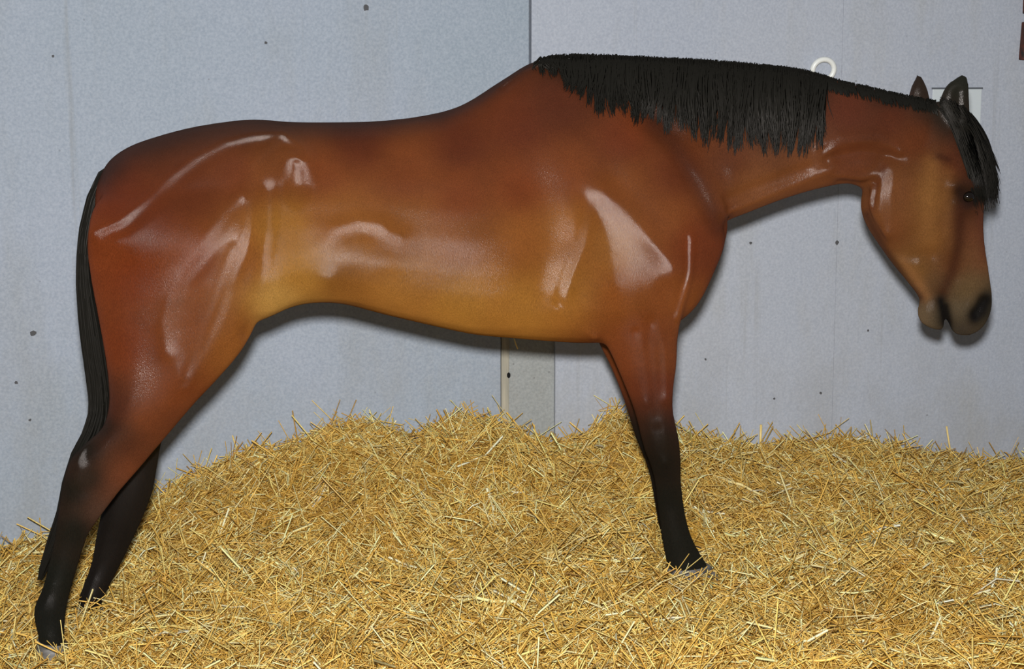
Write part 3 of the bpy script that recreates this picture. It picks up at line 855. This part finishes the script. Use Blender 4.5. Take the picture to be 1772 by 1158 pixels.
# poll bridle-path stubble: short dark hair along the crest to the ears
strands, rad = [], []
cr2x, cr2y = np.array([1425, 1460, 1500, 1550, 1580, 1620], float), np.array([133, 143, 151, 163, 169, 176], float)
for i in range(420):
    x0 = random.uniform(1425, 1618); y0 = np.interp(x0, cr2x, cr2y)
    ln = random.uniform(10, 26)
    s = [P(x0, y0 + 4, 0.02), P(x0 + 1, y0 - 1 + random.gauss(0, 0.8), random.uniform(-.02, .01))]
    for t in np.linspace(0.3, 1, 4):
        p = skin(x0 + 6 * t, y0 + ln * t, 0.003)
        if p is not None: s.append(p)
    if len(s) < 4: continue
    strands.append(np.array(s)); rad.append(random.uniform(0.0018, 0.003))
o = hair_mesh('crest_hair', strands, rad, horse)

# forelock hanging over the brow
strands, rad = [], []
for i in range(2600):
    g_ = random.random()                      # 0 at the eye, 1 at the front edge
    x0 = 1632 + 40 * g_ + random.gauss(0, 4); y0 = 178 + 20 * g_ + random.gauss(0, 4)
    side = random.uniform(-0.06, 0.035)
    bulge = 0.02 * math.sin(math.pi * g_)
    x1 = 1690 + 36 * g_ + random.gauss(0, 3); y1 = (324 - 2 * g_) + random.gauss(0, 15)
    mx = 1662 + 50 * g_ + random.gauss(0, 3); my = 240 + random.gauss(0, 6)
    cut = 1.0 if random.random() < 0.6 else random.uniform(0.5, 0.95)
    s = []
    lay = random.uniform(0.002, 0.009)
    for t in np.linspace(0, cut, 11):
        xx = (1 - t) ** 2 * x0 + 2 * t * (1 - t) * mx + t * t * x1
        yy = (1 - t) ** 2 * y0 + 2 * t * (1 - t) * my + t * t * y1
        p = P(xx, yy, side - bulge * t)
        q = skin(xx, yy, lay)
        if q is not None:
            p = q if side < 0.0 or (q @ N) < (p @ N) else p
        s.append(p)
    s = np.array(s)
    s[1:-1] = 0.25 * s[:-2] + 0.5 * s[1:-1] + 0.25 * s[2:]
    s[1:-1] = 0.25 * s[:-2] + 0.5 * s[1:-1] + 0.25 * s[2:]
    strands.append(s); rad.append(random.uniform(0.001, 0.0022))
fo = hair_mesh('forelock', strands, rad, horse)
fo['label'] = 'black forelock hanging over the brow'

# tail
TL = np.array([(196, 283), (172, 300), (152, 345), (139, 400), (135, 450), (135, 500), (140, 560), (147, 620), (155, 670), (158, 710), (148, 745), (128, 780), (112, 830), (102, 880), (86, 930), (70, 985), (66, 1004)], float)
TR = np.array([(200, 288), (186, 315), (170, 360), (162, 405), (160, 450), (166, 500), (178, 560), (188, 620), (195, 670), (196, 710), (190, 745), (172, 790), (150, 840), (128, 890), (106, 935), (82, 985), (72, 1004)], float)
TW = np.array([.02, .025, .03, .035, .04, .04, .042, .042, .042, .04, .04, .038, .034, .028, .022, .014, .008])
strands, rad = [], []
for i in range(1500):
    f = min(max(random.gauss(0.45, 0.3), 0), 1); dd = random.uniform(-1, 1)
    end = 17 if random.random() < 0.30 else random.randint(9, 16)
    s = []
    for k in range(end):
        fk = f + 0.05 * math.sin(k * 0.7 + i)
        q = TL[k] + (TR[k] - TL[k]) * fk
        s.append(P(q[0] + random.gauss(0, 0.7), q[1], 0.03 + TW[k] * dd * math.sqrt(max(0, 1 - (2 * f - 1) ** 2 * 0.7))))
    # smooth resample
    s = np.array(s); idx = np.linspace(0, len(s) - 1, len(s) * 2)
    s = np.stack([np.interp(idx, np.arange(len(s)), s[:, k]) for k in range(3)], 1)
    strands.append(s); rad.append(random.uniform(0.0016, 0.0034))
ta = hair_mesh('tail', strands, rad, horse)
ta['label'] = 'long black tail hanging behind the quarters'

# ------------------------------------------------------------------ straw bedding
NU, NO = 170, 90
gu = np.linspace(ULO + 0.02, UHI - 0.02, NU); go = np.linspace(-1.9, WALL - 0.004, NO)
GU, GO = np.meshgrid(gu, go, indexing='ij')
GZ = straw_z(GU, GO) - 0.018
gv = (GU[..., None] * AX + GO[..., None] * N + GZ[..., None] * UP).reshape(-1, 3)
ii = np.arange(NU - 1)[:, None] * NO + np.arange(NO - 1)[None]
gf = np.stack((ii, ii + NO, ii + NO + 1, ii + 1), -1).reshape(-1, 4)
# skirt down to the floor
b0 = len(gv)
border = np.concatenate((np.arange(NU) * NO, (NU - 1) * NO + np.arange(1, NO), (np.arange(NU - 1)[::-1]) * NO + NO - 1, np.arange(1, NO - 1)[::-1]))
sk = gv[border].copy(); sk[:, 2] = FLOOR_Z + 0.001
gv = np.concatenate((gv, sk))
nb = len(border); j = np.arange(nb)
gf = np.concatenate((gf, np.stack((border, b0 + j, b0 + (j + 1) % nb, border[(j + 1) % nb]), -1)))

# keep stalks off the legs: leg centre lines near the ground
HO = [(ctrl(88, 1110, -.135), .06), (ctrl(160, 1055, .13), .07), (ctrl(1180, 985, -.135), .055), (ctrl(1185, 955, .13), .07)]


def stalks(n, ulo, uhi, olo, ohi, lmin, lmax, rmin, rmax, lift, tilt, palette, bright=1.0, keep=None):
    u = RNG.uniform(ulo, uhi, n); o = RNG.uniform(olo, ohi, n)
    if keep is not None:
        k = keep(u, o); u, o = u[k], o[k]
    k = np.ones(len(u), bool)
    for (cu, co_, _), r in HO:
        k &= ((u - cu) ** 2 + (o - co_) ** 2) > (r * (0.75 + 0.5 * RNG.random(len(u)))) ** 2
    u, o = u[k], o[k]; n = len(u)
    L = RNG.uniform(lmin, lmax, n) * (0.5 + RNG.random(n)); r = RNG.uniform(rmin, rmax, n)
    az = 3.0 * np.sin(u * 3.1 + 1.3 * np.sin(o * 4.7)) + 2.0 * np.cos(o * 6.3 + u * 2.2) + RNG.normal(0, 0.9, n)   # tufts lie roughly together
    dx, dy = np.cos(az) * L / 2, np.sin(az) * L / 2
    zc = straw_z(u, o) + RNG.uniform(-0.012, lift, n)
    za, zb = straw_z(u - dx, np.minimum(o - dy, WALL)), straw_z(u + dx, np.minimum(o + dy, WALL))
    tl = RNG.normal(0, tilt, n) * L / 2
    rise = (zb - za) / 2 * 0.85 + tl
    oa, ob, om = np.minimum(o - dy, WALL - 0.006), np.minimum(o + dy, WALL - 0.006), np.minimum(o, WALL - 0.006)
    A = np.stack((u - dx, oa, zc - rise), 1); Bp = np.stack((u + dx, ob, zc + rise), 1)
    bend = RNG.normal(0, 0.075, (n, 3)) * L[:, None]
    Mi = np.stack((u, om, zc), 1) + bend; Mi[:, 1] = np.minimum(Mi[:, 1], WALL - 0.006)
    fr = np.stack((AX, N, UP))
    pts = np.stack((A, Mi, Bp), 1) @ fr                      # n,3,3
    t = pts[:, 2] - pts[:, 0]; t /= np.linalg.norm(t, axis=1)[:, None]
    ref = RNG.normal(size=(n, 3)); e1 = np.cross(t, ref); e1 /= np.linalg.norm(e1, axis=1)[:, None]; e2 = np.cross(t, e1)
    ringv = []
    for k_ in range(3):
        a_ = 2 * math.pi * k_ / 3
        ringv.append(math.cos(a_) * e1 * 1.25 + math.sin(a_) * e2 * 0.75)
    ringv = np.stack(ringv, 1) * r[:, None, None]            # n,3,3
    V = pts[:, :, None, :] + ringv[:, None, :, :]            # n, along, ring, xyz
    V = V.reshape(-1, 3)
    base = np.arange(n)[:, None] * 9
    q = []
    for s in range(2):
        for k_ in range(3):
            l_ = (k_ + 1) % 3
            q.append((s * 3 + k_, s * 3 + l_, s * 3 + 3 + l_, s * 3 + 3 + k_))
    Fq = (base[:, None, :] + np.array(q)[None]).reshape(-1, 4)
    pal = np.array([lin(c_) for c_, w in palette]); pw = np.array([w for c_, w in palette], float); pw /= pw.sum()
    col = pal[RNG.choice(len(pal), n, p=pw)] * RNG.uniform(0.8, 1.15, (n, 1)) * bright
    pn = np.sin(u * 4.3 + 1.1) * np.cos(o * 5.9 + 0.6 * u) + 0.6 * np.sin(u * 9.7 - o * 7.1 + 2.0) + 0.4 * np.sin(o * 15 + u * 13)
    hollow_tone = np.clip(0.5 * pn - 0.15, 0, 1)[:, None] * 0.55          # browner patches: the dark of straw hollows painted in
    col = col * (1 - hollow_tone) + col * np.array((0.62, 0.54, 0.42)) * hollow_tone
    col = np.repeat(np.clip(col * np.array((1.0, 0.97, 0.84)), 0, 0.96), 9, 0)
    return V, Fq, col


PALB = [((226, 186, 100), 5), ((208, 164, 78), 5), ((240, 210, 130), 3), ((186, 142, 64), 3), ((166, 128, 74), 1.5)]
PALT = [((242, 204, 116), 5), ((250, 226, 148), 4), ((230, 186, 92), 4), ((255, 244, 194), 2.5), ((206, 160, 78), 2.5)]
PALW = [((255, 250, 222), 2), ((254, 242, 186), 3), ((255, 252, 236), 1)]


def thin_out(u, o):   # full density where the straw can be seen, thinner outside
    vis = (u > -1.75) & (u < 1.9) & (o > -0.95)
    return vis | (RNG.random(len(u)) < 0.22)


S = [stalks(52000, ULO + .1, UHI - .1, -1.85, WALL - 0.01, .03, .085, .0009, .0019, 0.006, .5, PALB, keep=thin_out),
     stalks(92000, ULO + .1, UHI - .1, -1.85, WALL - 0.01, .045, .13, .0009, .0021, 0.016, .55, PALT, keep=thin_out),
     stalks(4200, ULO + .1, UHI - .1, -1.85, WALL - 0.02, .06, .17, .0016, .0032, 0.024, .45, PALT, keep=thin_out),
     stalks(1400, ULO + .1, UHI - .1, -1.85, WALL - 0.05, .04, .13, .0024, .0040, 0.026, .4, PALW, keep=thin_out),
     stalks(2600, ULO + .1, UHI - .1, WALL - 0.16, WALL - 0.008, .05, .12, .0011, .0024, 0.006, .55, PALT)]
V = np.concatenate([s[0] for s in S]); ofs = np.cumsum([0] + [len(s[0]) for s in S])[:-1]
Fq = np.concatenate([s[1] + o_ for s, o_ in zip(S, ofs)]); CC = np.concatenate([s[2] for s in S])
allv = np.concatenate((gv, V)); allf = np.concatenate((gf, Fq + len(gv)))
allc = np.concatenate((np.tile(lin((160, 120, 50)), (len(gv), 1)), CC))
mi = np.concatenate((np.zeros(len(gf)), np.ones(len(Fq))))
bed = fast_mesh('straw_bedding', allv, allf, [M['matted'], M['straw']], colors=allc, mat_idx=mi)
tag(bed, 'deep golden straw bedding heaped against the wall', 'straw', kind='stuff')


# a few stalks that stand apart from the bed
def stalk(name, pts, r, mat, label):
    vs, fs = tube(pts, r, 7)
    o = mesh_obj(name, vs, fs, mat, None, True)
    return tag(o, label, 'straw stalk', 'loose straw stalks')


sm = new_mat('straw_pale', lin((232, 204, 130)), 0.4, 0.45)[0]
stalk('straw_stalk', [P(1317, 735, WALL - .03), P(1316, 760, WALL - .03), P(1316, 800, WALL - .03)], .0045, sm, 'upright straw stalk against the wall right of the foreleg')
stalk('straw_stalk', [P(889, 584, WALL - .006), P(892, 594, WALL - .008), P(896, 604, WALL - .006)], .0022, sm, 'single pale straw stuck to the wall below the belly')
stalk('straw_stalk', [P(1638, 738, WALL - .05), P(1642, 765, WALL - .05), P(1648, 800, WALL - .05)], .0032, sm, 'thin upright straw stalk against the wall below the muzzle')
